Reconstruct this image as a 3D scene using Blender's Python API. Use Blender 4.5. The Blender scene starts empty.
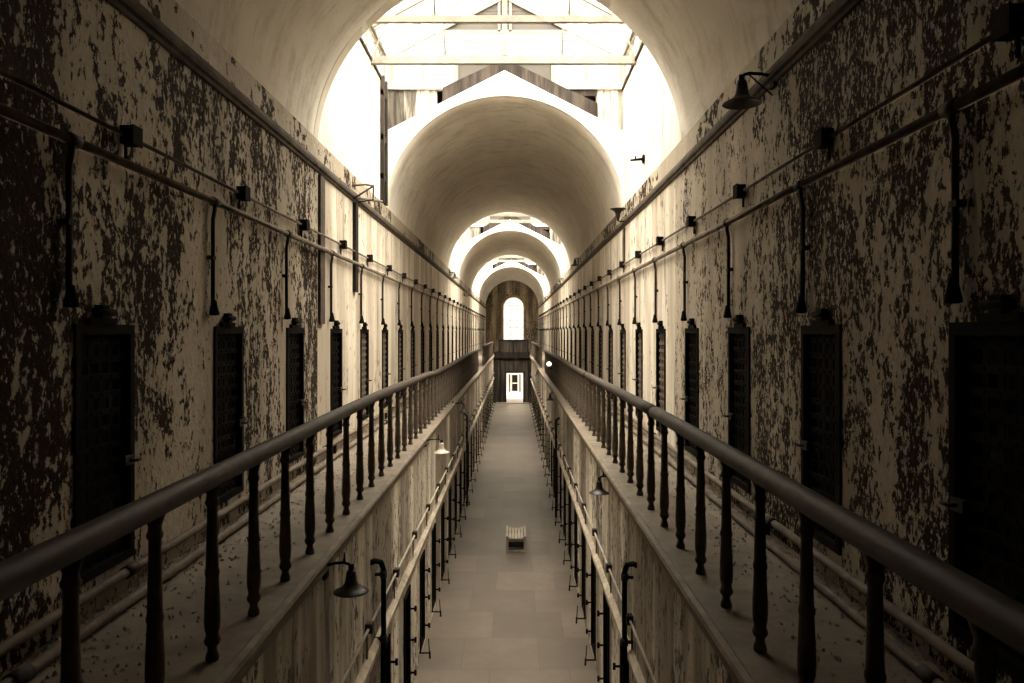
import bpy, math, random
from mathutils import Vector, noise as mnoise

random.seed(7)
scene = bpy.context.scene
COL = scene.collection
PI = math.pi

# ------------------------------------------------------------------ dimensions (metres)
G = 3.28                    # gallery floor above the ground floor
EYE = G + 1.60
XL, XR = -2.40, 2.05        # upper walls
CX = (XL + XR) / 2
EL, ER = -1.37, 1.10        # gallery edges
WL, WR = -1.40, 1.19        # ground floor walls
R = 2.225                   # vault radius
ZC = EYE + 2.15             # vault centre
ZS = EYE + 2.33             # springing line
ZCOR = EYE + 2.00           # cornice
YN, YE = -4.0, 64.6         # near and far ends
BAYS = [(9.27, 14.12), (27.8, 32.7), (43.2, 51.0)]      # skylight bays
VAULTS = [(YN, 9.27), (14.12, 27.8), (32.7, 43.2), (51.0, YE)]
ZSILL = EYE + 4.60
ZEAVE = EYE + 5.17
ZRIDGE = EYE + 6.35
YB = 52.2                   # footbridge and lower end wall


# ------------------------------------------------------------------ mesh builder
class MB:
    def __init__(s):
        s.v, s.f, s.sm = [], [], []

    def face(s, idx, smooth=False):
        s.f.append(idx); s.sm.append(smooth)

    def quad(s, a, b, c, d, smooth=False):
        n = len(s.v); s.v += [tuple(a), tuple(b), tuple(c), tuple(d)]
        s.face((n, n + 1, n + 2, n + 3), smooth); return s

    def box(s, x0, x1, y0, y1, z0, z1):
        if x0 > x1: x0, x1 = x1, x0
        if y0 > y1: y0, y1 = y1, y0
        if z0 > z1: z0, z1 = z1, z0
        n = len(s.v)
        s.v += [(x0, y0, z0), (x1, y0, z0), (x1, y1, z0), (x0, y1, z0), (x0, y0, z1), (x1, y0, z1), (x1, y1, z1), (x0, y1, z1)]
        for q in ((0, 3, 2, 1), (4, 5, 6, 7), (0, 1, 5, 4), (1, 2, 6, 5), (2, 3, 7, 6), (3, 0, 4, 7)):
            s.face(tuple(n + i for i in q))
        return s

    def bar(s, a, b, w, h, up=(0, 0, 1)):
        """rectangular bar from a to b"""
        a, b = Vector(a), Vector(b)
        d = (b - a).normalized()
        u = Vector(up)
        if abs(d.dot(u)) > .98: u = Vector((1, 0, 0))
        r = d.cross(u).normalized(); u = r.cross(d).normalized()
        n = len(s.v)
        for p in (a, b):
            for i, j in ((-1, -1), (1, -1), (1, 1), (-1, 1)):
                s.v.append(tuple(p + r * (i * w / 2) + u * (j * h / 2)))
        for q in ((0, 1, 2, 3), (7, 6, 5, 4), (0, 4, 5, 1), (1, 5, 6, 2), (2, 6, 7, 3), (3, 7, 4, 0)):
            s.face(tuple(n + i for i in q))
        return s

    def tube(s, pts, r, n=8, caps=True):
        pts = [Vector(p) for p in pts]
        rr = r if isinstance(r, (list, tuple)) else [r] * len(pts)
        base = len(s.v)
        prev = None
        for i, p in enumerate(pts):
            if i == 0: d = pts[1] - p
            elif i == len(pts) - 1: d = p - pts[i - 1]
            else: d = (pts[i + 1] - p).normalized() + (p - pts[i - 1]).normalized()
            d.normalize()
            if prev is None:
                t = Vector((0, 0, 1)) if abs(d.z) < .9 else Vector((1, 0, 0))
                u = d.cross(t).normalized()
            else:
                u = (prev - d * prev.dot(d)).normalized()
            prev = u
            w = d.cross(u)
            for k in range(n):
                a = 2 * PI * k / n
                s.v.append(tuple(p + (u * math.cos(a) + w * math.sin(a)) * rr[i]))
        for i in range(len(pts) - 1):
            for k in range(n):
                a = base + i * n + k; b = base + i * n + (k + 1) % n
                s.face((a, b, b + n, a + n), True)
        if caps:
            s.face(tuple(base + k for k in reversed(range(n))))
            e = base + (len(pts) - 1) * n
            s.face(tuple(e + k for k in range(n)))
        return s

    def lathe(s, prof, c=(0, 0, 0), n=14, caps=True):
        base = len(s.v)
        for r, z in prof:
            for k in range(n):
                a = 2 * PI * k / n
                s.v.append((c[0] + r * math.cos(a), c[1] + r * math.sin(a), c[2] + z))
        for i in range(len(prof) - 1):
            for k in range(n):
                a = base + i * n + k; b = base + i * n + (k + 1) % n
                s.face((a, b, b + n, a + n), True)
        if caps:
            s.face(tuple(base + k for k in reversed(range(n))))
            e = base + (len(prof) - 1) * n
            s.face(tuple(e + k for k in range(n)))
        return s

    def prism(s, poly, axis, t0, t1, smooth=False):
        """extrude a closed 2-D polygon; axis 'y' -> poly in (x, z); 'x' -> poly in (y, z)"""
        n = len(s.v); m = len(poly)
        for t in (t0, t1):
            for a, b in poly:
                s.v.append((a, t, b) if axis == 'y' else (t, a, b))
        for i in range(m):
            j = (i + 1) % m
            s.face((n + i, n + j, n + m + j, n + m + i), smooth)
        s.face(tuple(n + i for i in reversed(range(m))))
        s.face(tuple(n + m + i for i in range(m)))
        return s

    def mesh(s, name, mat):
        me = bpy.data.meshes.new(name)
        me.from_pydata(s.v, [], s.f)
        me.polygons.foreach_set('use_smooth', s.sm)
        if mat: me.materials.append(mat)
        me.update()
        return me


def add(name, mb, mat, parent=None, loc=None):
    me = mb.mesh(name, mat) if isinstance(mb, MB) else mb
    o = bpy.data.objects.new(name, me)
    COL.objects.link(o)
    if parent: o.parent = parent
    if loc: o.location = loc
    return o


def struct(name, mb, mat, parent=None):
    o = add(name, mb, mat, parent)
    if not parent: o['kind'] = 'structure'
    return o


def tag(o, label, cat, group=None, kind=None):
    o['label'] = label; o['category'] = cat
    if group: o['group'] = group
    o['kind'] = kind or 'thing'
    return o


def thing(name, label, cat, loc=(0, 0, 0), group=None):
    o = bpy.data.objects.new(name, None)
    o.empty_display_size = .1
    COL.objects.link(o); o.location = loc
    return tag(o, label, cat, group)


def dup(root, loc, label):
    r = root.copy(); COL.objects.link(r); r.location = loc; r['label'] = label
    for ch in list(root.children):
        c = ch.copy(); COL.objects.link(c); c.parent = r
        for g in list(ch.children):
            d = g.copy(); COL.objects.link(d); d.parent = c
    return r


ONES = 'zeroth first second third fourth fifth sixth seventh eighth ninth tenth eleventh twelfth thirteenth fourteenth fifteenth sixteenth seventeenth eighteenth nineteenth'.split()
def ordinal(n):
    if n < 20: return ONES[n]
    t = {2: ('twentieth', 'twenty'), 3: ('thirtieth', 'thirty')}[n // 10]
    return t[0] if n % 10 == 0 else t[1] + '-' + ONES[n % 10]


# ------------------------------------------------------------------ materials
def nodes(name):
    m = bpy.data.materials.new(name); m.use_nodes = True
    nt = m.node_tree
    b = nt.nodes['Principled BSDF']
    return m, nt, b


class NT:
    """short wiring helper"""
    def __init__(s, nt):
        s.nt = nt
        s.tc = nt.nodes.new('ShaderNodeTexCoord').outputs['Object']

    def map(s, scale, loc=(0, 0, 0)):
        n = s.nt.nodes.new('ShaderNodeMapping'); n.inputs['Scale'].default_value = scale; n.inputs['Location'].default_value = loc
        s.nt.links.new(s.tc, n.inputs['Vector']); return n.outputs[0]

    def noise(s, vec, scale, detail=6, rough=.6, dist=0):
        n = s.nt.nodes.new('ShaderNodeTexNoise')
        n.inputs['Scale'].default_value = scale; n.inputs['Detail'].default_value = detail
        n.inputs['Roughness'].default_value = rough; n.inputs['Distortion'].default_value = dist
        s.nt.links.new(vec, n.inputs['Vector']); return n.outputs['Fac']

    def math(s, op, a, b):
        n = s.nt.nodes.new('ShaderNodeMath'); n.operation = op
        for i, q in enumerate((a, b)):
            if isinstance(q, (int, float)): n.inputs[i].default_value = q
            else: s.nt.links.new(q, n.inputs[i])
        return n.outputs[0]

    def ramp(s, fac, stops):
        n = s.nt.nodes.new('ShaderNodeValToRGB')
        el = n.color_ramp.elements
        while len(el) < len(stops): el.new(.5)
        for e, (p, c) in zip(el, stops):
            e.position = p
            e.color = (c, c, c, 1) if isinstance(c, (int, float)) else (*c, 1)
        s.nt.links.new(fac, n.inputs[0]); return n.outputs[0]

    def mix(s, fac, a, b, mode='MIX'):
        n = s.nt.nodes.new('ShaderNodeMix'); n.data_type = 'RGBA'; n.blend_type = mode
        for sock, q in ((n.inputs[0], fac), (n.inputs[6], a), (n.inputs[7], b)):
            if isinstance(q, (int, float)): sock.default_value = q
            elif isinstance(q, tuple): sock.default_value = (*q, 1)
            else: s.nt.links.new(q, sock)
        return n.outputs[2]

    def bump(s, h, strength, dist, b):
        n = s.nt.nodes.new('ShaderNodeBump'); n.inputs['Strength'].default_value = strength; n.inputs['Distance'].default_value = dist
        s.nt.links.new(h, n.inputs['Height']); s.nt.links.new(n.outputs[0], b.inputs['Normal'])


def plain(name, col, rough=.7, var=.25, scale=6, metal=0, bump=0.0, stretch=(1, 1, 1), spec=.3):
    m, nt, b = nodes(name); t = NT(nt)
    n = t.noise(t.map(stretch), scale, 6, .65)
    lo = tuple(c * (1 - var) for c in col); hi = tuple(min(1, c * (1 + var)) for c in col)
    nt.links.new(t.ramp(n, [(.3, lo), (.7, hi)]), b.inputs['Base Color'])
    b.inputs['Specular IOR Level'].default_value = spec
    b.inputs['Roughness'].default_value = rough; b.inputs['Metallic'].default_value = metal
    if bump: t.bump(n, bump, .01, b)
    return m


def peeling(name, fine, big, thr, paint=(.56, .475, .36), paint2=(.33, .27, .195), under=(.026, .018, .013), stretch=.5, seed=0.0, flake=.62, bias=.55, sound=None):
    """old paint flaking off dark damp plaster"""
    m, nt, b = nodes(name); t = NT(nt)
    v = t.map((1, 1, stretch), (seed, seed * 1.7, seed * .6))
    vc = t.map((1, 1, .38), (seed * 2, seed, seed * .3))
    vs = t.map((1, 1, .10), (seed + 3, seed, 1))
    nf = t.noise(v, fine, 5, .66, .3)                 # single flakes
    nm = t.noise(vc, fine * .28, 5, .6, .2)           # clusters of flakes
    nb = t.noise(vc, big, 2, .5)                      # bare and sound areas
    h = t.math('ADD', t.math('ADD', t.math('MULTIPLY', nf, .55), t.math('MULTIPLY', nm, .45)), t.math('MULTIPLY', t.math('SUBTRACT', nb, .5), bias))
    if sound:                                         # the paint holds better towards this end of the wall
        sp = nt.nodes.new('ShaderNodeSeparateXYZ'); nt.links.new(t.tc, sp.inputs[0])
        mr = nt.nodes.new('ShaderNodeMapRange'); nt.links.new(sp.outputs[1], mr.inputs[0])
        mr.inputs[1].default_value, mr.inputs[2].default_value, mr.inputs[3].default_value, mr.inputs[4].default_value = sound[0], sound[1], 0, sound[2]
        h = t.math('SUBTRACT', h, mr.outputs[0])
    dark = t.ramp(h, [(thr, 0), (thr + .022, 1)])
    tone = t.noise(vs, 1.6, 6, .6)
    tone2 = t.noise(v, 24, 5, .7)
    base = t.mix(t.ramp(tone, [(.36, 0), (.64, 1)]), paint2, paint)
    base = t.mix(t.ramp(tone2, [(.36, .55), (.58, 0)]), base, paint2)
    und = t.mix(t.ramp(t.noise(v, fine * 2.2, 5, .7), [(.48, 0), (.72, 1)]), under, tuple(c * 3 for c in under))
    nfl = t.noise(v, fine * 1.5, 5, .7)
    fl = t.ramp(nfl, [(flake, 0), (flake + .03, 1)])
    col = t.mix(dark, base, t.mix(fl, und, (.62, .54, .42)))
    nt.links.new(col, b.inputs['Base Color'])
    b.inputs['Roughness'].default_value = .65
    nt.links.new(t.math('SUBTRACT', .35, t.math('MULTIPLY', dark, .33)), b.inputs['Specular IOR Level'])
    hh = t.math('ADD', t.math('MULTIPLY', dark, -.8), t.math('ADD', t.math('MULTIPLY', fl, .6), t.math('MULTIPLY', nf, 1.0)))
    t.bump(hh, .7, .03, b)
    return m


def streaky(name, a, c, d, seed=0.0, spots=.60, fine=10, band=1.5):
    """limewash with broad vertical damp bands, runs and flaked spots"""
    m, nt, b = nodes(name); t = NT(nt)
    vs = t.map((1, 1, .10), (seed, seed, 0)); v = t.map((1, 1, .5), (seed, 2, 1))
    s1 = t.noise(vs, band, 5, .6); s3 = t.noise(vs, 5, 4, .6)
    s2 = t.noise(v, fine, 6, .7); s4 = t.noise(v, 1.3, 4, .6)
    col = t.mix(t.ramp(s1, [(.43, 0), (.56, 1)]), a, c)
    col = t.mix(t.ramp(t.math('ADD', s2, t.math('MULTIPLY', t.math('SUBTRACT', s4, .5), .45)), [(spots, 0), (spots + .03, 1)]), col, d)
    col = t.mix(t.ramp(s3, [(.32, .85), (.42, 0)]), col, d)
    nt.links.new(col, b.inputs['Base Color']); b.inputs['Roughness'].default_value = .65; b.inputs['Specular IOR Level'].default_value = .3
    t.bump(t.math('ADD', s2, s3), .35, .02, b)
    return m


def vault_mat():
    m, nt, b = nodes('vault_limewash'); t = NT(nt)
    v = t.map((1, .35, 1)); v2 = t.map((.6, 1.6, .6))
    n1 = t.noise(v, 1.1, 6, .6); n2 = t.noise(v2, 2.4, 8, .72); n3 = t.noise(v, 9, 6, .7)
    col = t.mix(t.ramp(n1, [(.3, 0), (.7, 1)]), (.58, .525, .44), (.74, .69, .60))
    col = t.mix(t.ramp(n2, [(.50, 0), (.72, .8)]), col, (.36, .305, .235))
    col = t.mix(t.ramp(n3, [(.64, 0), (.7, .6)]), col, (.66, .59, .48))
    nt.links.new(col, b.inputs['Base Color']); b.inputs['Roughness'].default_value = .9
    n4 = t.noise(t.map((.5, 3.2, .5), (4, 1, 2)), 2.0, 6, .65)
    col = t.mix(t.ramp(n4, [(.60, 0), (.70, .5)]), col, (.74, .69, .60))
    nt.links.new(col, b.inputs['Base Color'])
    t.bump(t.math('ADD', n2, n3), .6, .02, b)
    return m


def floor_mat():
    m, nt, b = nodes('stone_flags'); t = NT(nt)
    br = nt.nodes.new('ShaderNodeTexBrick')
    br.inputs['Scale'].default_value = 1; br.offset = .37; br.squash = 1
    br.inputs['Brick Width'].default_value = 1.15; br.inputs['Row Height'].default_value = 1.12
    br.inputs['Mortar Size'].default_value = .008; br.inputs['Mortar Smooth'].default_value = .6
    br.inputs['Color1'].default_value = (.33, .33, .33, 1); br.inputs['Color2'].default_value = (.95, .95, .95, 1); br.inputs['Mortar'].default_value = (.08, .08, .08, 1)
    nt.links.new(t.map((1, 1, 1), (.35, .2, 0)), br.inputs['Vector'])
    n1 = t.noise(t.map((1, 1, 1)), .9, 6, .6); n2 = t.noise(t.map((1, 1, 1)), 7, 8, .7)
    col = t.mix(t.ramp(n1, [(.3, 0), (.7, 1)]), (.13, .10, .073), (.20, .163, .122))
    col = t.mix(.55, col, t.mix(1.0, col, br.outputs['Color'], 'MULTIPLY'))
    col = t.mix(t.ramp(n2, [(.35, .4), (.55, 0)]), col, (.10, .078, .057))
    nt.links.new(col, b.inputs['Base Color']); b.inputs['Roughness'].default_value = .45
    t.bump(t.math('ADD', br.outputs['Fac'], t.math('MULTIPLY', n2, -.6)), -.25, .01, b)
    return m


def board_mat(name, a, c, d):
    m, nt, b = nodes(name); t = NT(nt)
    n = t.noise(t.map((6, 6, .5)), 2.2, 7, .7); n2 = t.noise(t.map((3, 3, .35)), 1.2, 4, .6)
    col = t.mix(t.ramp(n, [(.42, 0), (.56, 1)]), a, c)
    col = t.mix(t.ramp(n2, [(.42, .85), (.58, 0)]), col, d)
    nt.links.new(col, b.inputs['Base Color']); b.inputs['Roughness'].default_value = .8; b.inputs['Specular IOR Level'].default_value = .15
    t.bump(n, .4, .01, b)
    return m


def glass_mat(name, tint=.92, haze=.12):
    m, nt, b = nodes(name)
    nt.nodes.remove(b)
    out = nt.nodes['Material Output']
    tr = nt.nodes.new('ShaderNodeBsdfTransparent'); tr.inputs[0].default_value = (tint, tint, tint * .97, 1)
    tl = nt.nodes.new('ShaderNodeBsdfTranslucent'); tl.inputs[0].default_value = (.85, .83, .78, 1)
    gl = nt.nodes.new('ShaderNodeBsdfGlossy'); gl.inputs['Roughness'].default_value = .08
    t = NT(nt); n = t.ramp(t.noise(t.map((1, 1, 1)), 3, 5, .6), [(.3, haze * .5), (.7, haze * 1.5)])
    m1 = nt.nodes.new('ShaderNodeMixShader'); m2 = nt.nodes.new('ShaderNodeMixShader')
    nt.links.new(n, m1.inputs[0]); nt.links.new(tr.outputs[0], m1.inputs[1]); nt.links.new(tl.outputs[0], m1.inputs[2])
    m2.inputs[0].default_value = .05
    nt.links.new(m1.outputs[0], m2.inputs[1]); nt.links.new(gl.outputs[0], m2.inputs[2])
    nt.links.new(m2.outputs[0], out.inputs[0])
    return m


M = {}
M['wall_l'] = peeling('peeling_paint_left', 19, .9, .498, stretch=.66, seed=1.3, bias=.36, flake=.60)
M['wall_r'] = peeling('peeling_paint_right', 23, .7, .47, stretch=.6, seed=8.1, bias=.3, flake=.56, sound=(6.0, 9.7, .075))
M['band'] = peeling('peeling_paint_band', 9.0, .6, .53, stretch=1, seed=4.4, paint=(.46, .39, .29))
M['well'] = streaky('damp_limewash', (.86, .77, .62), (.27, .22, .163), (.06, .045, .032), 2.0, .55, 13, .8)
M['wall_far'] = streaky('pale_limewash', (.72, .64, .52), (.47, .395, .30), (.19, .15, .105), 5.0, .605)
M['vault'] = vault_mat()
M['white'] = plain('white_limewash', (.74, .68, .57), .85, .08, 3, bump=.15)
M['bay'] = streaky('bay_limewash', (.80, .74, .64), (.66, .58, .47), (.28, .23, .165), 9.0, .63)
M['floor'] = floor_mat()
M['gallery'] = plain('worn_cement', (.20, .162, .12), .6, .35, 3.5, bump=.25)
M['iron'] = plain('black_iron', (.007, .0053, .004), .75, .4, 20, bump=.2, spec=.05)
M['rust'] = plain('dark_rusted_iron', (.03, .021, .015), .65, .5, 14, bump=.3)
M['baluster'] = plain('old_baluster_paint', (.10, .076, .056), .75, .5, 16, bump=.2)
M['strap'] = plain('shaded_strap_iron', (.008, .006, .0045), .8, .5, 30, spec=.05)  # near gates: straps coloured near-black for the unlit end
M['strap_lit'] = plain('lit_strap_iron', (.15, .115, .085), .8, .6, 25)  # same straps coloured lighter, as if lit, for the far gates
M['truss'] = plain('weathered_truss_paint', (.20, .178, .142), .7, .25, 5)
M['rail'] = plain('worn_handrail', (.06, .045, .033), .6, .35, 9, bump=.15)
M['conduit'] = plain('painted_conduit', (.15, .115, .083), .7, .4, 8, bump=.2)
M['box'] = plain('dark_box_metal', (.014, .0105, .008), .8, .4, 12, spec=.05)
M['cornice'] = plain('dirty_cornice', (.075, .057, .041), .85, .6, 5, bump=.4)
M['nosing'] = plain('worn_stone_edge', (.20, .16, .118), .7, .4, 5, bump=.4)
M['darkwood'] = board_mat('dark_timber', (.034, .026, .02), (.06, .046, .035), (.014, .0105, .008))
M['inner'] = board_mat('timber_and_shade', (.010, .007, .005), (.02, .014, .010), (.006, .004, .003))  # near-black timber, also used to paint dark openings and voids
M['board'] = board_mat('peeling_white_boards', (.62, .56, .46), (.30, .255, .2), (.025, .019, .014))
M['whitewood'] = plain('white_painted_timber', (.74, .69, .6), .6, .1, 4)
M['siding'] = plain('grey_clapboard', (.075, .065, .051), .7, .12, 3)
M['enamel'] = plain('dark_enamel', (.035, .027, .022), .4, .3, 10)
M['paleband'] = plain('pale_worn_ledge', (.46, .385, .29), .8, .4, 4, bump=.3)
M['paleenamel'] = plain('pale_enamel', (.42, .36, .28), .4, .2, 8)
M['whiteenamel'] = plain('white_enamel', (.85, .83, .78), .3, .05, 4)
M['slat'] = plain('pale_bench_slats', (.40, .34, .26), .6, .2, 10, stretch=(1, .2, 1))
M['benchframe'] = plain('bench_frame_timber', (.17, .13, .1), .6, .25, 8)
M['flakes'] = plain('fallen_paint_flakes', (.30, .25, .19), .9, .7, 18)
M['glass'] = glass_mat('skylight_glass')
M['endglass'] = glass_mat('end_window_glass', .95, .08)
M['bulb'] = plain('glow_bulb_glass', (.9, .88, .82), .3, .02)
_b = M['bulb'].node_tree.nodes['Principled BSDF']; _b.inputs['Emission Color'].default_value = (1, .95, .85, 1); _b.inputs['Emission Strength'].default_value = 1.5  # glow added so the bulb reads as a bright spot
M['ground'] = plain('pale_ground', (.5, .46, .4), .9, .15, .6)

# ------------------------------------------------------------------ shell
def wall_holes(xf, sgn, y0, y1, z0, z1, holes, depth=.5):
    """wall whose face is the plane x = xf; sgn points away from the corridor; holes (yc, w, za, zb)"""
    mb = MB(); xb = xf + sgn * depth
    y = y0
    for yc, w, za, zb in sorted(holes):
        a, b = yc - w / 2, yc + w / 2
        mb.box(xf, xb, y, a, z0, z1)
        if za > z0: mb.box(xf, xb, a, b, z0, za)
        mb.box(xf, xb, a, b, zb, z1)
        y = b
    mb.box(xf, xb, y, y1, z0, z1)
    mb.box(xb, xb + sgn * .1, y0, y1, z0, z1)
    return mb


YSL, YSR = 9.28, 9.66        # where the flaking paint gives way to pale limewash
DW, DA, DB = .64, G + .20, EYE + .045
DL = [4.46 + 1.93 * k for k in range(30)]
DR = [3.24 + 1.835 * k for k in range(32)]
DL = [y for y in DL if y < 61]; DR = [y for y in DR if y < 61]
LDW, LDA, LDB = .54, .12, 1.50
LL = [6.6 + 1.65 * k for k in range(29)]
LR = [6.55 + 1.587 * k for k in range(30)]
LL = [y for y in LL if y < 51.4]; LR = [y for y in LR if y < 51.4]

struct('wall_left', wall_holes(XL, -1, YN, YSL, G - .15, ZS, [(y, DW, DA, DB) for y in DL if y < YSL]), M['wall_l'])
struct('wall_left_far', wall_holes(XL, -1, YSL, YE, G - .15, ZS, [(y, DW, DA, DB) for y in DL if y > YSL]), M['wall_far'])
struct('wall_right', wall_holes(XR, 1, YN, YSR, G - .15, ZS, [(y, DW, DA, DB) for y in DR if y < YSR]), M['wall_r'])
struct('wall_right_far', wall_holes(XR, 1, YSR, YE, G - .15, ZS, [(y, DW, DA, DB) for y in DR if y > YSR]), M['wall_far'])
struct('wall_lower_left', wall_holes(WL, -1, YN, YB + .2, 0, G - .15, [(y, LDW, LDA, LDB) for y in LL]), M['well'])
struct('wall_lower_right', wall_holes(WR, 1, YN, YB + .2, 0, G - .15, [(y, LDW, LDA, LDB) for y in LR]), M['well'])
struct('wall_near', MB().box(XL - .6, XR + .6, YN - .2, YN, -.1, ZC + R + .6), M['inner'])  # unseen end wall, coloured dark to cut bounced light

struct('floor', MB().box(WL - .5, WR + .5, YN, YE, -.2, 0), M['floor'])
struct('floor_outside', MB().box(-90, 90, -60, 160, -.4, -.21), M['ground'])

# galleries: slab, rounded stone nosing
def gallery(name, xw, xe):
    s = 1 if xe > xw else -1
    mb = MB().box(xw, xe, YN, YE, G - .15, G)
    return struct(name, mb, M['gallery'])
gallery('floor_gallery_left', XL, EL - .0)
gallery('floor_gallery_right', XR, ER)

def nosing(name, xe, s):
    # moulded edge under the gallery
    poly = [(xe, G - .005), (xe + s * .035, G - .012), (xe + s * .045, G - .035), (xe + s * .035, G - .06), (xe + s * .012, G - .075), (xe, G - .10), (xe - s * .02, G - .15), (xe - s * .03, G - .19), (xe - s * .10, G - .19), (xe - s * .10, G - .005)]
    mb = MB().prism(poly, 'y', YN, YB)
    return struct(name, mb, M['nosing'])
nosing('trim_1', EL, 1)
nosing('trim_2', ER, -1)

# cornices
def cornice(name, xf, s):
    poly = [(xf, -.055), (xf + s * .022, -.05), (xf + s * .026, -.022), (xf + s * .05, -.01), (xf + s * .055, .018), (xf + s * .036, .03), (xf + s * .036, .05), (xf + s * .025, .09), (xf, .09)]
    mb = MB().prism([(a, ZCOR + b) for a, b in poly], 'y', YN, YE)
    return struct(name, mb, M['cornice'])
cornice('trim_3', XL, 1)
cornice('trim_4', XR, -1)
# the paler band over the cornice, a little proud of the wall
struct('trim_5', MB().box(XL, XL + .02, YN, YE, ZCOR + .09, ZS), M['band'])
struct('trim_6', MB().box(XR, XR - .02, YN, YE, ZCOR + .09, ZS), M['band'])

# vaults
T0 = math.asin((ZS - ZC) / R)
def arc(r, n=56):
    return [(CX + r * math.cos(t), ZC + r * math.sin(t)) for t in [T0 + (PI - 2 * T0) * i / n for i in range(n + 1)]]

def vault(name, y0, y1):
    mb = MB(); ny = max(8, int((y1 - y0) * 2.2)); A = arc(R); nA = len(A)
    for j in range(ny + 1):
        y = y0 + (y1 - y0) * j / ny
        for i, (x, z) in enumerate(A):
            d = .028 * mnoise.noise((x * .7, y * .45, z * .7)) + .012 * mnoise.noise((x * 2, y * 1.4, z * 2))
            if i in (0, nA - 1) or j in (0, ny): d = 0
            mb.v.append((x + (x - CX) / R * d, y, z + (z - ZC) / R * d))
    for j in range(ny):
        for i in range(nA - 1):
            a = j * nA + i
            mb.face((a, a + nA, a + nA + 1, a + 1), True)
    B = arc(R + .12); base = len(mb.v)
    for y in (y0, y1):
        for x, z in B: mb.v.append((x, y, z))
    for i in range(nA - 1):
        mb.face((base + i, base + i + 1, base + nA + i + 1, base + nA + i))
        mb.face((i, i + 1, base + i + 1, base + i))
        e = ny * nA
        mb.face((e + i, base + nA + i, base + nA + i + 1, e + i + 1))
    return struct(name, mb, M['vault'])
for i, (a, b) in enumerate(VAULTS):
    vault('ceiling_vault' if i == 0 else 'ceiling_vault.%03d' % i, a, b)

def arch_wall(name, y0, y1, ztop, mat, r=R):
    """wall above the arch opening, up to ztop(x)"""
    mb = MB(); A = arc(r)
    A = [(XR + .05, A[0][1])] + A + [(XL - .05, A[-1][1])]
    for (x0, z0), (x1, z1) in zip(A, A[1:]):
        p = [(x0, z0), (x0, ztop(x0)), (x1, ztop(x1)), (x1, z1)]
        n = len(mb.v)
        for y in (y0, y1):
            for x, z in p: mb.v.append((x, y, z))
        mb.face((n, n + 1, n + 2, n + 3)); mb.face((n + 7, n + 6, n + 5, n + 4))
        mb.face((n + 1, n + 5, n + 6, n + 2)); mb.face((n + 3, n + 7, n + 4, n))
    return struct(name, mb, mat)

def zped(x):   # white pediment over the far arch
    return EYE + 4.84 - abs(x - CX) * (4.84 - 3.72) / 2.2
def zgab(x):
    return ZRIDGE - abs(x - CX) * (ZRIDGE - ZEAVE) / 2.225

# ------------------------------------------------------------------ skylight bays
def px(p): return (p - 514) * 14.25 / 760          # photo column -> x at the first bay's far wall

nwin = [0]; ntrim = [6]; nbeam = [0]
def trim(mb, mat):
    ntrim[0] += 1
    return struct('trim_%d' % ntrim[0], mb, mat)

def window(frame, pane):
    nwin[0] += 1
    w = struct('window_%d' % nwin[0], frame, M['truss'])
    add('glass_pane', pane, M['glass'], w)
    return w

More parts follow.
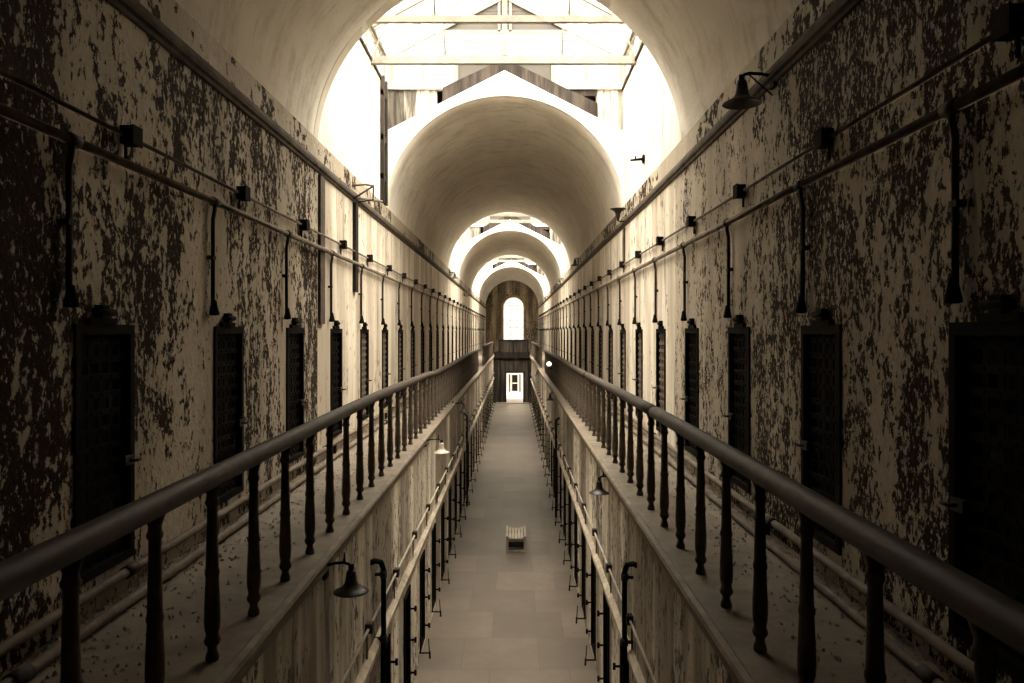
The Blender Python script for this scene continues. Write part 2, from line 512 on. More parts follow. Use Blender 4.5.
def bay(k, y0, y1):
    sfx = '' if k == 0 else '.%03d' % k
    yb = y1 + .18
    # side walls above the springing
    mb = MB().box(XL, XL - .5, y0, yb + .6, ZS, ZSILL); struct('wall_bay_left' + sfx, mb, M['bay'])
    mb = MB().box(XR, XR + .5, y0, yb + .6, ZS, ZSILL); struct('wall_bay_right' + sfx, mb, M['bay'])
    # near end, above the arch
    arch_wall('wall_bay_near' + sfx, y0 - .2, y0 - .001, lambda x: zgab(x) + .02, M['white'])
    # far end: pediment, then timber work behind it
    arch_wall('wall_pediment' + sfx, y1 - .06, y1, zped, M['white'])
    # side clerestory windows
    for s, xw in ((-1, XL), (1, XR)):
        fr, pn = MB(), MB()
        fr.box(xw + s * .02, xw + s * .12, y0, yb, ZSILL, ZSILL + .07); fr.box(xw + s * .02, xw + s * .12, y0, yb, ZEAVE - .06, ZEAVE + .04)
        n = max(4, round((y1 - y0) / .8))
        for i in range(n + 1):
            y = y0 + (yb - y0) * i / n
            fr.box(xw + s * .03, xw + s * .10, y - .025, y + .025, ZSILL, ZEAVE)
        pn.box(xw + s * .06, xw + s * .065, y0, yb, ZSILL, ZEAVE)
        window(fr, pn)
        trim(MB().box(xw, xw - s * .03, y0, yb, ZSILL - .06, ZSILL - .01), M['darkwood'])
    # glazed roof: each slope with glazing bars
    for s in (-1, 1):
        fr, pn = MB(), MB()
        e = Vector((CX + s * 2.24, 0, ZEAVE + .02)); r_ = Vector((CX, 0, ZRIDGE + .02))
        n = max(6, round((y1 - y0) / .62))
        for i in range(n + 1):
            y = y0 + (yb - y0) * i / n
            fr.bar((e.x, y, e.z), (r_.x, y, r_.z), .03, .05)
        fr.bar((e.x, y0, e.z), (e.x, yb, e.z), .06, .06); fr.bar((r_.x + s * .03, y0, r_.z), (r_.x + s * .03, yb, r_.z), .05, .08)
        pn.quad((e.x, y0, e.z + .03), (e.x, yb, e.z + .03), (r_.x, yb, r_.z + .03), (r_.x, y0, r_.z + .03))
        window(fr, pn)
    # tie beams and rods of the trusses
    L = y1 - y0
    for t, rr in ((.375, .048), (.72, .062)):
        y = y0 + L * t
        nbeam[0] += 1
        b = add('tie_beam', MB().bar((XL, y, ZSILL - .04), (XR, y, ZSILL - .04), rr * 1.5, rr * 2), M['truss'])
        b['kind'] = 'structure'
        rods = MB()
        for s in (-1, 1):
            rods.bar((CX + s * 2.2, y, ZEAVE - .03), (CX, y, ZRIDGE - .03), .05, .05)
            rods.tube([(CX + s * .98, y, ZSILL), (CX + s * 1.02, y, zgab(CX + s * 1.02))], .016, 6)
            rods.bar((CX + s * 2.2, y, ZSILL), (CX + s * 1.98, y, ZEAVE + .05), .03, .03)
        add('rafter', rods, M['truss'], b)
    # ---- far timber wall
    yw = yb
    zl = ZSILL
    for x0, x1, step in ((px(386), px(437), .155), (px(596), px(626), .135)):
        mb = MB(); n = max(3, round((x1 - x0) / step))
        for i in range(n):
            a = x0 + (x1 - x0) * i / n; b = x0 + (x1 - x0) * (i + 1) / n
            dz = .012 * (i % 2)
            mb.box(a + .004, b - .004, yw + dz, yw + .03 + dz, min(zped(a), zped(b)) - .06, zl)
        trim(mb, M['board'])
    # chevron beam lying on the pediment
    for s, xe in ((-1, px(443)), (1, px(597))):
        z0 = zped(xe) - .0; z1 = zped(CX)
        mb = MB().prism([(CX, z1), (xe, z0), (xe, z0 + .30), (CX, z1 + .25)], 'y', y1 + .02, y1 + .17)
        trim(mb, M['darkwood'])
    trim(MB().box(px(563), px(597), y1 + .17, y1 + .30, zl - .16, zl - .03), M['darkwood'])
    # sill, end windows, central panel
    trim(MB().box(px(386), px(461), yw - .05, yw + .08, zl - .04, zl + .05).box(px(551), px(626), yw - .05, yw + .08, zl - .04, zl + .05), M['whitewood'])
    for x0, x1, xm in ((px(390), px(456), px(422)), (px(553), px(622), px(587))):
        fr, pn = MB(), MB()
        for a, b in ((x0 - .03, x0 + .04), (x1 - .04, x1 + .03), (xm - .025, xm + .025)):
            fr.box(a, b, yw - .02, yw + .05, zl + .05, zl + .50)
        fr.box(x0, x1, yw - .02, yw + .05, zl + .44, zl + .52)
        pn.box(x0, x1, yw + .01, yw + .015, zl + .05, zl + .5)
        window(fr, pn)
    trim(MB().box(px(458), px(553), yw + .02, yw + .06, EYE + 4.50, zl + .52), M['siding'])
    # glazed gable with a clapboard top
    fr, pn = MB(), MB()
    fr.bar((CX - 2.22, yw, ZEAVE - .02), (CX, yw, ZRIDGE - .02), .06, .05, (0, 1, 0)); fr.bar((CX + 2.22, yw, ZEAVE - .02), (CX, yw, ZRIDGE - .02), .06, .05, (0, 1, 0))
    fr.box(CX - 2.2, CX + 2.2, yw - .03, yw + .03, ZEAVE - .06, ZEAVE + .03)
    fr.box(CX - .05, CX + .05, yw - .03, yw + .03, ZEAVE, ZRIDGE)
    zr = EYE + 5.48
    hw = lambda z: (ZRIDGE - z) / (ZRIDGE - ZEAVE) * 2.22
    fr.box(CX - hw(zr), CX + hw(zr), yw - .015, yw + .015, zr - .012, zr + .012)
    pn.prism([(CX - 2.2, ZEAVE), (CX + 2.2, ZEAVE), (CX + hw(EYE + 5.66), EYE + 5.66), (CX - hw(EYE + 5.66), EYE + 5.66)], 'y', yw, yw + .005)
    w = window(fr, pn)
    sd = MB(); z = EYE + 5.66
    while z < ZRIDGE - .08:
        h = hw(z + .06)
        sd.bar((CX - h, yw + .005, z + .03), (CX + h, yw + .005, z + .03), .016 + .012 * (int(z * 100) % 2), .066)
        z += .062
    add('clapboard', sd, M['siding'], w)
    tr_ = MB(); z0 = EYE + 5.64
    tr_.box(CX - hw(z0), CX + hw(z0), yw - .035, yw - .005, z0 - .04, z0 + .03)
    for s in (-1, 1):
        tr_.bar((CX + s * (hw(z0) - .15), yw - .02, z0 + .02), (CX + s * .08, yw - .02, ZRIDGE - .12), .03, .06, (0, 1, 0))
        tr_.box(CX + s * .08, CX + s * .13, yw - .035, yw - .005, z0, ZRIDGE - .1)
    add('gable_trim', tr_, M['truss'], w)
    # dark backing added behind the timber wall to block the sky
    arch_wall('wall_void' + sfx, y1 + .95, y1 + 1.1, lambda x: zl + .04, M['inner'], R + .06)
    struct('ceiling_void' + sfx, MB().box(XL - .5, XR + .5, yb + .04, y1 + 1.1, zl - .01, zl + .04), M['inner'])

for k, (a, b) in enumerate(BAYS): bay(k, a, b)

# timber post with blocks on the left wall of the first bay
mb = MB()
mb.box(XL, XL + .07, 13.62, 13.72, ZS, ZSILL); mb.box(XL, XL + .07, 13.95, 14.05, ZS, ZSILL)
for z in (EYE + 2.75, EYE + 3.45, EYE + 4.25): mb.box(XL, XL + .06, 13.62, 14.05, z, z + .10)
mb.box(XL, XL + .02, 13.70, 13.97, ZS, ZSILL)
trim(mb, M['darkwood'])
# dirty vertical boards on the left wall, below the cornice
trim(MB().box(XL, XL + .035, 9.30, 9.52, EYE + .1, ZCOR - .07), M['cornice'])
trim(MB().box(XL, XL + .05, 11.30, 11.48, EYE + .6, ZCOR - .07), M['darkwood'])
trim(MB().box(XR, XR - .03, 14.0, 14.16, EYE + 1.3, ZCOR - .07), M['cornice'])

# ------------------------------------------------------------------ far end
# upper end wall with the arched window
def end_wall():
    mb = MB(); y0, y1 = YE, YE + .4
    wx0, wx1 = -.93, .86; wc = (wx0 + wx1) / 2; wr = (wx1 - wx0) / 2
    zsp = EYE + 2.98 - wr; zb = EYE - .85
    mb.box(XL - .5, wx0, y0, y1, -.2, ZC + R + .5); mb.box(wx1, XR + .5, y0, y1, -.2, ZC + R + .5)
    mb.box(wx0, wx1, y0, y1, -.2, zb)
    n = 20; pts = [(wc + wr * math.cos(PI * i / n), zsp + wr * math.sin(PI * i / n)) for i in range(n + 1)]
    for (xa, za), (xb, zb_) in zip(pts, pts[1:]):
        p = [(xa, za), (xa, ZC + R + .5), (xb, ZC + R + .5), (xb, zb_)]; m = len(mb.v)
        for y in (y0, y1):
            for x, z in p: mb.v.append((x, y, z))
        mb.face((m, m + 1, m + 2, m + 3)); mb.face((m + 7, m + 6, m + 5, m + 4)); mb.face((m + 3, m + 7, m + 4, m))
    struct('wall_far', mb, M['well'])
    fr, pn = MB(), MB()
    ring = [(wc + (wr - .0) * math.cos(PI * i / n), zsp + (wr - .0) * math.sin(PI * i / n)) for i in range(n + 1)]
    path = [(wx1, y0 + .08, zb)] + [(x, y0 + .08, z) for x, z in ring] + [(wx0, y0 + .08, zb)]
    fr.tube(path, .07, 6)
    for x in (wc - .3, wc + .3): fr.box(x - .014, x + .014, y0 + .09, y0 + .12, zb, zsp + wr * .93)
    for i in range(1, 6): fr.box(wx0, wx1, y0 + .09, y0 + .12, zb + i * .62 - .013, zb + i * .62 + .013)
    pn.prism([(wx0, zb), (wx1, zb)] + ring[1:-1], 'y', y0 + .125, y0 + .13)
    nwin[0] += 1
    w = struct('window_%d' % nwin[0], fr, M['whitewood'])
    add('glass_pane', pn, M['endglass'], w)
    # raised surround
    ro = .17; mb = MB()
    out = [(wx1 + ro, zb)] + [(wc + (wr + ro) * math.cos(PI * i / n), zsp + (wr + ro) * math.sin(PI * i / n)) for i in range(n + 1)] + [(wx0 - ro, zb)]
    inn = [(wx1, zb)] + ring + [(wx0, zb)]
    for i in range(len(out) - 1):
        a, b, c, d = out[i], out[i + 1], inn[i + 1], inn[i]; m = len(mb.v)
        for y in (y0 - .06, y0):
            for x, z in (a, b, c, d): mb.v.append((x, y, z))
        mb.face((m, m + 3, m + 2, m + 1)); mb.face((m, m + 1, m + 5, m + 4)); mb.face((m + 2, m + 3, m + 7, m + 6))
    trim(mb, M['paleband'])
end_wall()

# footbridge deck, parapet and the lower end wall with its open doorway
struct('floor_footbridge', MB().box(EL, ER, YB, YE, G - .2, G), M['darkwood'])
pa = thing('bridge_parapet', 'dark timber parapet of the footbridge below the far arched window', 'parapet', (0, 0, 0))
add('panel', MB().box(-.99, .96, YB - .10, YB - .02, EYE - 1.37, EYE - .60), M['darkwood'], pa)
add('top_rail', MB().box(-1.05, 1.02, YB - .15, YB + .03, EYE - .60, EYE - .52), M['inner'], pa)
for x in (-.99, -.02, .96): add('post', MB().box(x - .05, x + .05, YB - .12, YB - .0, EYE - 1.6, EYE - .52), M['inner'], pa)
add('dark_band', MB().box(EL, ER, YB - .14, YB - .02, EYE - 1.80, EYE - 1.37), M['inner'], pa)  # near-black band covering the deck edge below the panel
dx0, dx1, dz = -.515, .62, 2.06
mb = MB().box(WL, dx0, YB, YB + .2, 0, G - .2).box(dx1, WR, YB, YB + .2, 0, G - .2).box(dx0, dx1, YB, YB + .2, dz, G - .2)
struct('wall_lower_far', mb, M['darkwood'])
mb = MB().box(dx0 - .12, dx0, YB - .05, YB, 0, dz + .1).box(dx1, dx1 + .12, YB - .05, YB, 0, dz + .1).box(dx0 - .12, dx1 + .12, YB - .05, YB, dz, dz + .12)
mb.box(-.99, -.89, YB - .06, YB, 0, G - .2).box(.94, 1.04, YB - .06, YB, 0, G - .2).box(-.06, .0, YB - .03, YB, dz + .1, G - .2)
d = struct('door_1', mb, M['inner'])
add('threshold', MB().box(WL + .1, WR - .1, YB - .45, YB + .2, 0, .05), M['gallery'], d)
# white outbuilding seen through the doorway
ob = thing('outbuilding', 'white outbuilding with a dark window seen through the far doorway', 'building', (0, 0, 0))
add('wall', MB().box(-3.2, 3.2, 55.5, 55.7, 0, 2.6), M['whiteenamel'], ob)
wf = add('window', MB().box(-.146, .255, 55.45, 55.5, .57, 1.74), M['box'], ob)
add('crossbar', MB().box(-.146, .255, 55.42, 55.46, 1.12, 1.18), M['whitewood'], wf)
for x in (-.34, .44): add('shutter', MB().box(x - .05, x + .05, 55.44, 55.5, .5, 1.8), M['cornice'], ob)

# ------------------------------------------------------------------ balustrades
def baluster_mesh(side):
    H = EYE - .75 - G
    prof = [(.030, 0), (.034, .012), (.030, .03), (.024, .045), (.023, .065), (.036, .08), (.040, .095), (.034, .11), (.030, .125),
            (.036, .15), (.039, .19), (.038, .25), (.034, .34), (.031, .40), (.035, .41), (.036, .425), (.031, .44), (.030, .46),
            (.027, .60), (.025, .70), (.025, H - .115), (.032, H - .105), (.034, H - .09), (.028, H - .08), (.026, H - .06), (.036, H - .03), (.042, H - .012), (.042, H + .01)]
    return MB().lathe(prof, n=12).mesh('baluster', M['baluster'])
BM = baluster_mesh(0)

def rail_prof(x, y, z):
    return [(x - .045, z - .040), (x + .045, z - .040), (x + .055, z - .012), (x + .055, z + .010), (x + .04, z + .034), (x + .012, z + .044), (x - .012, z + .044), (x - .04, z + .034), (x - .055, z + .010), (x - .055, z - .012)]

def balustrade(label, x, yfirst, step, y0, y1, seams, sag):
    t = thing('balustrade', label, 'balustrade', (x, y0, G), 'balustrades along the galleries')
    ZR = EYE - .71 - G
    cuts = [y0] + [s for s in seams if y0 < s < y1] + [y1]
    for a, b in zip(cuts, cuts[1:]):
        mb = MB(); n = max(2, int((b - a) / .5))
        rings = []
        for i in range(n + 1):
            y = a + .006 + (b - a - .012) * i / n
            z = ZR + sag(y)
            base = len(mb.v)
            for xx, zz in rail_prof(0, 0, z): mb.v.append((xx, y - y0, zz))
            rings.append(base)
        for p, q in zip(rings, rings[1:]):
            for k in range(10):
                mb.face((p + k, p + (k + 1) % 10, q + (k + 1) % 10, q + k), True)
        mb.face(tuple(rings[0] + k for k in reversed(range(10)))); mb.face(tuple(rings[-1] + k for k in range(10)))
        add('handrail', mb, M['rail'], t)
    y = yfirst
    while y < y1 - .05:
        if y > y0 + .05:
            b = add('baluster', BM, None, t, (0, y - y0, 0)); b.scale = (1, 1, (ZR + sag(y) - .03) / (EYE - .75 - G))
        y += step
    return t

sagL = lambda y: .028 * math.sin((y - 2) * .33) * min(1, y / 8) + (-.03 if 13.7 < y < 30 else 0)
sagR = lambda y: .012 * math.sin((y - 3) * .45) + (.0 if y < 13 else -.01)
XBL, XBR = -1.473, 1.235
balustrade('long left gallery balustrade, worn handrail on turned dark balusters', XBL, 3.118 - 3 * .592, .592, 1.1, 31.0, (13.72,), sagL)
balustrade('long right gallery balustrade, worn handrail on turned dark balusters', XBR, 2.6 - 2 * .607, .607, 1.1, 30.0, (6.66, 12.7), sagR)
balustrade('short far balustrade on the left gallery, ending at the footbridge', XBL, 36.0, .6, 35.9, YB, (), lambda y: .03)
balustrade('short far balustrade on the right gallery, ending at the footbridge', XBR, 34.2, .6, 34.1, YB, (), lambda y: .03)

# ------------------------------------------------------------------ cell gates (upper) and cell doors (lower)
def make_gate(s, label, yloc, xw, group, strap='strap'):
    """s = direction from the wall into the corridor; origin at the sill on the wall face"""
    t = thing('cell_gate', label, 'cell gate', (xw, yloc, DA), group)
    H = DB - DA; W = DW
    f = MB()
    for a, b in ((-W / 2, -W / 2 + .05), (W / 2 - .05, W / 2)): f.box(-s * .05, s * .015, a, b, 0, H)
    f.box(-s * .05, s * .015, -W / 2, W / 2, H - .06, H); f.box(-s * .05, s * .015, -W / 2, W / 2, 0, .05)
    add('gate_frame', f, M['iron'], t)
    l = MB()
    for i in range(5):
        y = -W / 2 + .05 + (W - .1) * (i + .5) / 5; l.box(-s * .035, -s * .028, y - .02, y + .02, .03, H - .03)
    for i in range(13):
        z = .05 + (H - .1) * (i + .5) / 13; l.box(-s * .028, -s * .021, -W / 2 + .03, W / 2 - .03, z - .02, z + .02)
        for j in range(5):
            y = -W / 2 + .05 + (W - .1) * (j + .5) / 5
            l.box(-s * .021, -s * .014, y - .008, y + .008, z - .008, z + .008)
    add('strap_lattice', l, M[strap], t)
    d = MB(); n = 4
    for i in range(n):
        a = -W / 2 + W * i / n; d.box(-s * .09, -s * .06, a + .004, a + W / n - .004, 0, H)
    d.box(-s * .06, -s * .05, -W / 2, W / 2, .15, .24).box(-s * .06, -s * .05, -W / 2, W / 2, H - .3, H - .21)
    add('timber_door', d, M['inner'], t)  # near-black boards close behind the lattice paint the openings dark
    la = MB().tube([(s * .01, W / 2 - .08, H * .42), (s * .06, W / 2 - .08, H * .42), (s * .06, W / 2 - .02, H * .42)], .011, 6)
    la.box(s * .0, s * .025, W / 2 - .13, W / 2 - .03, H * .42 - .03, H * .42 + .03)
    add('latch', la, M['rust'], t)
    b = MB().box(0, s * .03, -W / 2 + .12, -W / 2 + .40, H, H + .035)
    b.box(s * .0, s * .045, -W / 2 + .21, -W / 2 + .29, H + .03, H + .11).tube([(s * .03, -W / 2 + .16, H + .07), (s * .03, -W / 2 + .36, H + .07)], .022, 8)
    add('lintel_bracket', b, M['iron'], t)
    return t

for s, xw, ys, side in ((1, XL, DL, 'left'), (-1, XR, DR, 'right')):
    grp = 'upper cell gates along the %s wall' % side
    first = None
    for i, y in enumerate(ys):
        lab = 'dark iron lattice gate, %s upper doorway on the %s from the near end' % (ordinal(i + 1), side)
        if i == 4: first = None          # farther gates: straps coloured lighter to look lit
        if first is None: first = make_gate(s, lab, y, xw, grp, 'strap' if i < 4 else 'strap_lit')
        else: dup(first, (xw, y, DA), lab)

def make_lower(s, label, yloc, xw, group):
    t = thing('low_cell_door', label, 'cell door', (xw, yloc, LDA), group)  # low cell door of the ground floor
    H = LDB - LDA; W = LDW
    f = MB()
    for a, b in ((-W / 2, -W / 2 + .045), (W / 2 - .045, W / 2)): f.box(-s * .10, s * .02, a, b, 0, H)
    f.box(-s * .10, s * .02, -W / 2, W / 2, H - .05, H); f.box(-s * .1, s * .015, -W / 2, W / 2, 0, .04)
    add('door_frame', f, M['iron'], t)
    d = MB(); n = 3
    for i in range(n):
        a = -W / 2 + W * i / n; d.box(-s * .20, -s * .16, a + .003, a + W / n - .003, 0, H)
    add('door_leaf', d, M['inner'], t)
    for z in (.18, .62, 1.04):
        add('hinge', MB().tube([(s * .0, W / 2 + .05, z), (s * .075, W / 2 + .05, z)], .014, 6).tube([(s * .075, W / 2 + .05, z - .035), (s * .075, W / 2 + .05, z + .035)], .018, 6), M['iron'], t)
    st = MB().tube([(0, -W / 2 - .08, .03), (s * .17, -W / 2 - .08, .03)], .011, 6).tube([(s * .16, -W / 2 - .08, -.05), (s * .14, -W / 2 - .08, .24)], .008, 6).tube([(s * .16, -W / 2 - .08, -.05), (s * .158, -W / 2 - .08, .05)], .015, 6)
    add('door_stay', st, M['iron'], t)
    return t

for s, xw, ys, side in ((1, WL, LL, 'left'), (-1, WR, LR, 'right')):
    grp = 'ground floor cell doors along the %s wall' % side
    first = None
    for i, y in enumerate(ys):
        lab = 'low dark cell door on the ground floor, %s on the %s from the near end' % (ordinal(i + 1), side)
        if first is None: first = make_lower(s, lab, y, xw, grp)
        else: dup(first, (xw, y, LDA), lab)

# ------------------------------------------------------------------ wall conduits and pipes (upper)
def conduit(label, xw, s, z, ys, off):
    t = thing('electrical_conduit', label, 'conduit', (xw, 0, z), 'thin conduits along the upper walls')
    add('conduit_tube', MB().tube([(s * .03, YN + .02, 0), (s * .03, YE - .3, 0)], .014, 8), M['conduit'], t)
    bm = None
    for y in [ys[0] - (ys[1] - ys[0])] + list(ys):
        if bm is None:
            m_ = MB().box(s * .012, s * .085, -.055, .055, -.055, .055).box(s * .085, s * .095, -.06, .06, -.06, .06)
            m_.tube([(s * .03, -.08, 0), (s * .03, .08, 0)], .02, 8).tube([(s * .02, .0, -.05), (s * .02, .0, -.14)], .01, 6)
            bm = m_.mesh('junction_box', M['box'])
        add('junction_box', bm, None, t, (0, y + off, 0))
conduit('thin conduit with dark junction boxes high on the left wall', XL, 1, EYE + 1.20, DL, .20)
conduit('thin conduit with dark junction boxes high on the right wall', XR, -1, EYE + 1.245, DR, -.18)

def steam_pipe(label, xw, s, z, ys, off):
    t = thing('supply_pipe', label, 'pipe', (xw, 0, z), 'pipes over the upper doorways')
    add('main_pipe', MB().tube([(s * .05, YN + .02, 0), (s * .05, YE - .3, 0)], .027, 10), M['conduit'], t)
    dm = om = None
    for i, y in enumerate(ys):
        L = z - (EYE + .20)
        if dm is None:
            dm = MB().tube([(s * .05, 0, .02), (s * .05, 0, -.06), (s * .035, 0, -.14), (s * .035, 0, -L)], .017, 8).tube([(s * .05, -.05, 0), (s * .05, .05, 0)], .037, 10)
            dm.box(0, s * .05, -.03, .03, -L * .55, -L * .55 + .03)
            dm = dm.mesh('drop_pipe', M['rust'])
            om = MB().lathe([(.018, .05), (.022, .03), (.028, 0), (.038, -.045), (.039, -.065), (.02, -.07)][::-1], (s * .045, 0, -L), 10).mesh('pipe_outlet', M['iron'])
        o = add('drop_pipe', dm, None, t, (0, y + off, 0))
        add('pipe_outlet', om, None, o)
steam_pipe('long pipe with drop pipes above the left upper doorways', XL, 1, EYE + 1.02, DL, -.42)
steam_pipe('long pipe with drop pipes above the right upper doorways', XR, -1, EYE + 1.025, DR, .23)

# pipes lying along the gallery floors
def floor_pipe(label, x, z, r, y0, y1, cl, wob):
    t = thing('floor_pipe', label, 'pipe', (0, 0, 0), 'pipes along the foot of the gallery walls')
    pts = []
    n = int((y1 - y0) / 1.2)
    for i in range(n + 1):
        y = y0 + (y1 - y0) * i / n
        pts.append((x + wob * mnoise.noise((y * .35, x, 0)), y, z + abs(wob) * .3 * (mnoise.noise((y * .3, 7, x)) + .6)))
    add('pipe_run', MB().tube(pts, r, 10), M['conduit'], t)
    if z > G + .1:
        for y in range(int(y0) + 1, int(y1), 4): add('foot', MB().box(x - .02, x + .02, y - .02, y + .02, G, z), M['rust'], t)
    for y in range(int(y0) + cl, int(y1), 5):
        i = min(range(len(pts)), key=lambda k: abs(pts[k][1] - y)); p = pts[i]
        add('coupling', MB().tube([(p[0], p[1] - .06, p[2]), (p[0], p[1] + .06, p[2])], r * 1.35, 10), M['rust'], t)
floor_pipe('pipe lying on the left gallery floor beside the wall', -2.24, G + .035, .032, YN + .1, 45, 6, .02)
floor_pipe('pipe fixed low on the wall above the left gallery floor', -2.355, G + .14, .03, YN + .1, 45, 8, .012)
floor_pipe('pipe lying on the right gallery floor beside the wall', 1.88, G + .035, .026, YN + .1, 45, 7, .02)
floor_pipe('pipe fixed low on the wall above the right gallery floor', 1.995, G + .13, .03, YN + .1, 45, 9, .012)

# ------------------------------------------------------------------ ground floor conduits, bands, risers
def low_conduit(label, xw, s, y0, step, n, z):
    t = thing('electrical_conduit', label, 'conduit', (xw, 0, z), 'thin conduits along the ground floor walls')
    add('conduit_tube', MB().tube([(s * .045, YN + .02, 0), (s * .045, YB - .1, 0)], .014, 8), M['paleenamel'], t)
    bm = None
    for i in range(n):
        if bm is None:
            m_ = MB().box(s * .012, s * .075, -.045, .045, -.045, .045).tube([(s * .045, -.07, 0), (s * .045, .07, 0)], .02, 8).tube([(s * .02, 0, -.04), (s * .02, 0, -.3)], .01, 6)
            bm = m_.mesh('junction_box', M['rust'])
        add('junction_box', bm, None, t, (0, y0 + step * i, 0))
low_conduit('pale conduit with small junction boxes low on the left, under the gallery', WL, 1, 5.5, 1.63, 28, 2.11)
low_conduit('pale conduit with small junction boxes low on the right, under the gallery', WR, -1, 5.9, 1.64, 28, 2.03)
for xw, sg, zb in ((WL, 1, 1.72), (WR, -1, 1.63)):
    trim(MB().prism([(xw, zb - .06), (xw + sg * .05, zb - .04), (xw + sg * .06, zb + .04), (xw + sg * .02, zb + .08), (xw, zb + .08)], 'y', YN, YB), M['paleband'])

def riser(label, xw, s, y, ztop):
    t = thing('riser_pipe', label, 'pipe', (xw, y, 0), 'upright pipes against the ground floor walls')
    X = s * .085
    pts = [(s * .0, -.25, ztop + .09), (s * .02, -.14, ztop + .075), (s * .065, -.03, ztop + .03), (X, 0, ztop - .05), (X, 0, 1.2), (X, 0, 0)]
    add('upright', MB().tube(pts, .027, 10), M['iron'], t)
    for z in (ztop - .1, ztop - .75, .35):
        add('clamp', MB().tube([(X, 0, z - .035), (X, 0, z + .035)], .037, 10).box(0, X, -.015, .015, z - .015, z + .015), M['rust'], t)
riser('near black upright pipe with a bent top on the ground floor left wall', WL, 1, 7.66, 2.54)
riser('far black upright pipe with a bent top on the ground floor left wall', WL, 1, 21.3, 2.52)
riser('near black upright pipe with a bent top on the ground floor right wall', WR, -1, 7.6, 2.53)
riser('far black upright pipe with a bent top on the ground floor right wall', WR, -1, 20.0, 2.55)

# ------------------------------------------------------------------ lamps
def shade_profile(r):
    k = r / .15
    out = [(.018, .185), (.036, .182), (.043, .155), (.048, .11), (.056, .075), (.074, .05), (.108, .028), (.142, .012), (.15, .004), (.15, 0)]
    inn = [(.146, .0), (.105, .017), (.07, .036), (.045, .06), (.034, .10), (.03, .17)]
    return [(a * k, b * k) for a, b in out[::-1]], [(a * k, b * k) for a, b in inn]

def lamp(label, x, y, z, xw, r=.15, mat='enamel', up=False, arm=True, stem=False, zarm=None):
    """x, y, z = centre of the shade's rim; xw = wall the arm leaves"""
    t = thing('gooseneck_lamp', label, 'lamp', (x, y, z), 'gooseneck lamps along the block')
    o, inn = shade_profile(r)
    k = r / .15
    mb = MB().lathe(o[::1] , n=24, caps=False); mb.lathe(inn, n=24, caps=False)
    sh = add('lamp_shade', mb, M[mat], t)
    ht = .185 * k
    if up:
        sh.rotation_euler = (PI, 0, 0); top = (0, 0, -ht)
    else: top = (0, 0, ht)
    dxw = xw - x; s = 1 if dxw > 0 else -1
    e = -1 if up else 1
    pts = [(0, 0, top[2] - e * .015), (0, 0, top[2] + e * .02), (s * .02, 0, top[2] + e * .045), (s * .06, 0, top[2] + e * .055), (dxw * .6, 0, top[2] + e * .05), (dxw, .0, top[2] + e * .03)]
    add('arm', MB().tube(pts, .013 * max(k, .8), 8), M['iron' if mat == 'enamel' else 'rust'], t)
    add('wall_plate', MB().box(dxw, dxw - s * .025, -.05, .05, top[2] - .06, top[2] + .09), M['iron'], t)
    if stem: add('finial', MB().tube([(s * .05, 0, top[2] + .05), (s * .05, 0, top[2] + .13)], [.012, .005], 6), M['iron'], t)
    else: add('stay', MB().tube([(s * .05, 0, top[2] + e * .05), (dxw, .06, top[2] - e * .10)], .006, 6), M['iron'], t)
    add('socket', MB().lathe([(.02 * k, -.02), (.024 * k, 0), (.024 * k, .04)], (0, 0, top[2] - (.0 if not up else .02)), 10), M['iron'], t)
    return t

lamp('dark bell-shaped lamp on an arm under the right vault, nearest the camera', 1.79, 5.97, EYE + 1.79, XR, .152)
lamp('upturned dark lamp on the right cornice beside the second arch', 1.88, 13.75, EYE + 2.23, XR, .145, up=True)
lamp('small dark lamp on the right cornice midway along the second vault', 1.86, 23.2, EYE + 2.03, XR, .14)
lamp('small dark lamp on the right cornice in the second skylight bay', 1.86, 31.0, EYE + 1.95, XR, .14)
lamp('tiny dark lamp on the right cornice in the farthest skylight bay', 1.86, 45.2, EYE + 1.9, XR, .14)
lamp('small dark lamp on the left cornice at the end of the second vault', -2.2, 28.3, EYE + 2.0, XL, .14)
lamp('pale upturned lamp on the left cornice far along the block', -2.2, 36.5, EYE + 1.95, XL, .14, 'paleenamel', up=True)
lamp('large dark lamp below the left gallery edge, nearest the camera', -1.20, 5.6, EYE - 1.914, WL, .13, stem=True)
lamp('pale lamp below the left gallery edge, second from the camera', -1.135, 11.9, EYE - 1.89, WL, .127, 'paleenamel', stem=True)
lamp('dark lamp below the left gallery edge, third from the camera', -1.135, 17.2, EYE - 1.82, WL, .127, stem=True)
lamp('dark lamp below the right gallery edge, nearest the camera', 1.02, 9.1, EYE - 1.93, WR, .122, stem=True)
lamp('dark lamp below the right gallery edge, second from the camera', 1.02, 21.5, EYE - 1.93, WR, .13, stem=True)
lamp('dark lamp below the right gallery edge, farthest from the camera', 1.02, 33.4, EYE - 1.9, WR, .13, stem=True)

# bright spot outside the right rail, made as a glowing bulb
t = thing('gallery_lamp', 'small glowing white lamp fixed outside the right balustrade, far along the gallery', 'lamp', (1.12, 24.3, EYE - 1.02))
gl = add('bulb', MB().lathe([(.012, -.075), (.05, -.06), (.075, -.02), (.075, .02), (.05, .055), (.012, .07)], n=16), M['bulb'], t)
add('arm', MB().tube([(0, 0, -.06), (0, .0, -.12), (.04, 0, -.16), (XBR - 1.12, 0, -.16)], .013, 8), M['rust'], t)
add('socket', MB().lathe([(.03, -.10), (.035, -.06)], n=10), M['iron'], t)
add('clamp', MB().tube([(XBR - 1.12, 0, -.19), (XBR - 1.12, 0, -.13)], .05, 10), M['iron'], t)

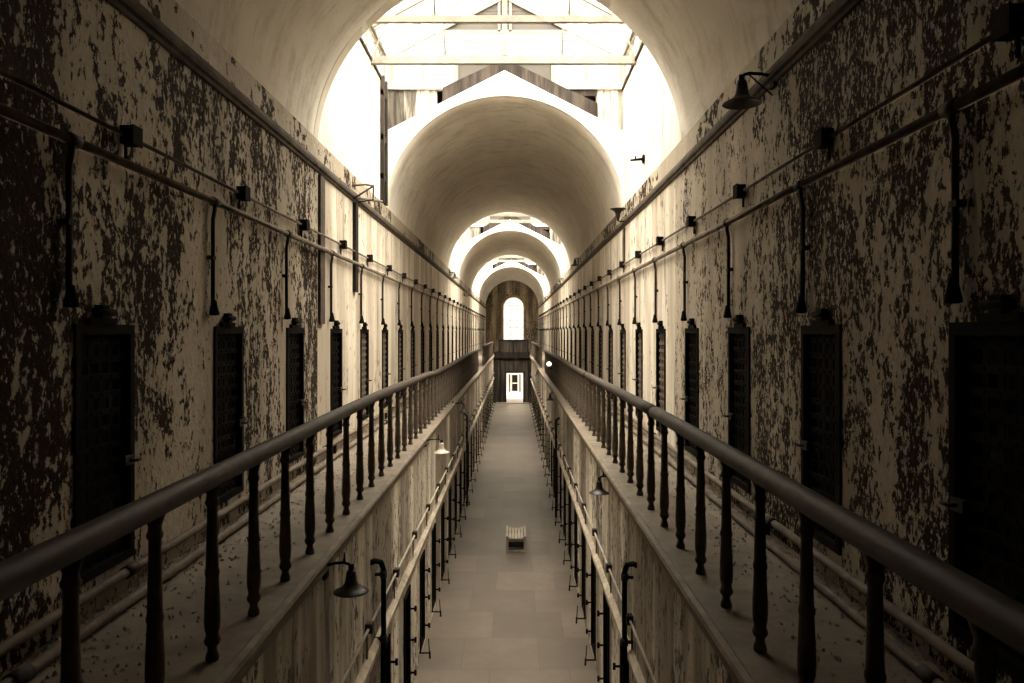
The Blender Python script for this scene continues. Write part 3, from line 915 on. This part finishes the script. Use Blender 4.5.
# empty lamp bracket on the left cornice, and an iron stub on the right wall of the first bay
t = thing('lamp_bracket', 'broken lamp bracket without a shade on the left cornice', 'bracket', (XL, 11.2, ZCOR + .05))
add('upper_arm', MB().tube([(.02, -.05, .10), (.22, -.02, .12), (.34, 0, .10)], .016, 8), M['conduit'], t)
add('lower_arm', MB().tube([(.02, .0, -.06), (.25, .35, -.05), (.35, .6, -.02)], .016, 8), M['conduit'], t)
add('brace', MB().tube([(.04, -.05, -.10), (.20, .0, .02), (.33, .0, .10)], .014, 8).tube([(.33, 0, .10), (.30, .12, -.08), (.08, .10, -.12)], .012, 8), M['rust'], t)
t = thing('iron_stub', 'short black iron stub sticking out of the bright right wall', 'bracket', (XR, 11.95, EYE + 2.72))
add('flange', MB().tube([(0, 0, 0), (-.03, 0, 0)], .07, 10), M['iron'], t)
add('rod', MB().tube([(-.02, 0, 0), (-.22, 0, -.02)], [.024, .016], 8).tube([(-.14, 0, -.01), (-.14, 0, .05)], .012, 6), M['iron'], t)

# ------------------------------------------------------------------ bench in the corridor
b = thing('bench', 'small low bench with pale curved slats in the middle of the stone floor', 'bench', (.045, 16.75, 0))
W, D, H = .44, .85, .37
for i in range(7):
    u = (i - 3) / 3; x = u * (W / 2 - .022); z = H - .05 + .045 * u * u
    add('slat', MB().box(x - .024, x + .024, -.02, D + .02, z, z + .022), M['slat'], b)
for y in (.02, D - .06):
    for s in (-1, 1): add('leg', MB().box(s * (W / 2 - .05), s * W / 2, y, y + .05, 0, H - .01), M['benchframe'], b)
    add('cross_rail', MB().box(-W / 2 + .04, W / 2 - .04, y + .005, y + .04, H - .12, H - .06), M['benchframe'], b)
    add('cross_rail', MB().box(-W / 2 + .04, W / 2 - .04, y + .005, y + .04, .03, .07), M['benchframe'], b)
for s in (-1, 1):
    add('side_panel', MB().box(s * (W / 2 - .035), s * (W / 2 - .01), .05, D - .05, .06, H - .06), M['benchframe'], b)
add('shade_shelf', MB().box(-W / 2 + .04, W / 2 - .04, .15, D - .1, .10, .12), M['inner'], b)  # shelf coloured near-black to paint the shade under the seat

# ------------------------------------------------------------------ fallen paint and plaster along the gallery walls
def debris(name, label, x0, x1, y0, y1, n, seed):
    rnd = random.Random(seed); mb = MB()
    for _ in range(n):
        u = rnd.random() ** 2.2
        x = x0 + (x1 - x0) * u; y = y0 + (y1 - y0) * rnd.random() ** 1.6
        sz = rnd.uniform(.004, .017); a = rnd.random() * PI; h = rnd.uniform(.003, .02)
        c, s_ = math.cos(a) * sz, math.sin(a) * sz; m = len(mb.v)
        mb.v += [(x + c, y + s_, G + .001), (x - s_, y + c, G + .001 + h * .3), (x - c * .8, y - s_ * .8, G + .001), (x + s_ * .7, y - c * .9, G + .001), (x + c * .1, y, G + h + .002)]
        for q in ((0, 1, 4), (1, 2, 4), (2, 3, 4), (3, 0, 4)): mb.face(tuple(m + i for i in q))
    o = add(name, mb, M['flakes']); tag(o, label, 'debris', kind='stuff')
debris('plaster_debris', 'fallen paint flakes scattered on the left gallery floor by the wall', XL + .02, XL + .75, 1.5, 32, 4200, 3)
debris('plaster_debris', 'fallen paint flakes scattered on the right gallery floor by the wall', XR - .02, XR - .62, 1.5, 32, 3600, 5)
# larger lumps of plaster near the left wall
rnd = random.Random(11)
for i in range(0):
    pass

# ------------------------------------------------------------------ sky
w = bpy.data.worlds.new('sky'); scene.world = w; w.use_nodes = True
bg = w.node_tree.nodes['Background']
# hazy overcast sky, with a bright lobe added high behind the viewer to keep near walls dark
wt = w.node_tree
tc = wt.nodes.new('ShaderNodeTexCoord')
dot = wt.nodes.new('ShaderNodeVectorMath'); dot.operation = 'DOT_PRODUCT'
dot.inputs[1].default_value = Vector((.03, -.35, .94)).normalized()
wt.links.new(tc.outputs['Generated'], dot.inputs[0])
def wmath(op, a, b):
    n = wt.nodes.new('ShaderNodeMath'); n.operation = op
    for i, q in enumerate((a, b)):
        if isinstance(q, (int, float)): n.inputs[i].default_value = q
        else: wt.links.new(q, n.inputs[i])
    return n.outputs[0]
SKY_BASE, SKY_LOBE, SKY_POW = .66, 18.5, 1.75
lobe = wmath('POWER', wmath('MAXIMUM', dot.outputs['Value'], 0.0), SKY_POW)
wt.links.new(wmath('ADD', wmath('MULTIPLY', lobe, SKY_LOBE), SKY_BASE), bg.inputs[1])
bg.inputs[0].default_value = (1.0, .95, .865, 1)

# ------------------------------------------------------------------ camera
cam = bpy.data.cameras.new('camera'); co = bpy.data.objects.new('camera', cam); COL.objects.link(co)
co.location = (0, 0, EYE); co.rotation_euler = (PI / 2, 0, 0)
cam.sensor_width = 36; cam.lens = 760 * 36 / 1024
cam.shift_x = -2 / 1024; cam.shift_y = -9.5 / 1024
cam.clip_start = .05; cam.clip_end = 400
scene.camera = co

scene.view_settings.view_transform = 'Standard'
scene.view_settings.look = 'None'
scene.view_settings.exposure = 1.0
scene.view_settings.gamma = 1.0
scene.view_settings.use_curve_mapping = False
scene.cycles.max_bounces = 10
scene.cycles.diffuse_bounces = 6
scene.cycles.transparent_max_bounces = 12
scene.cycles.use_denoising = True
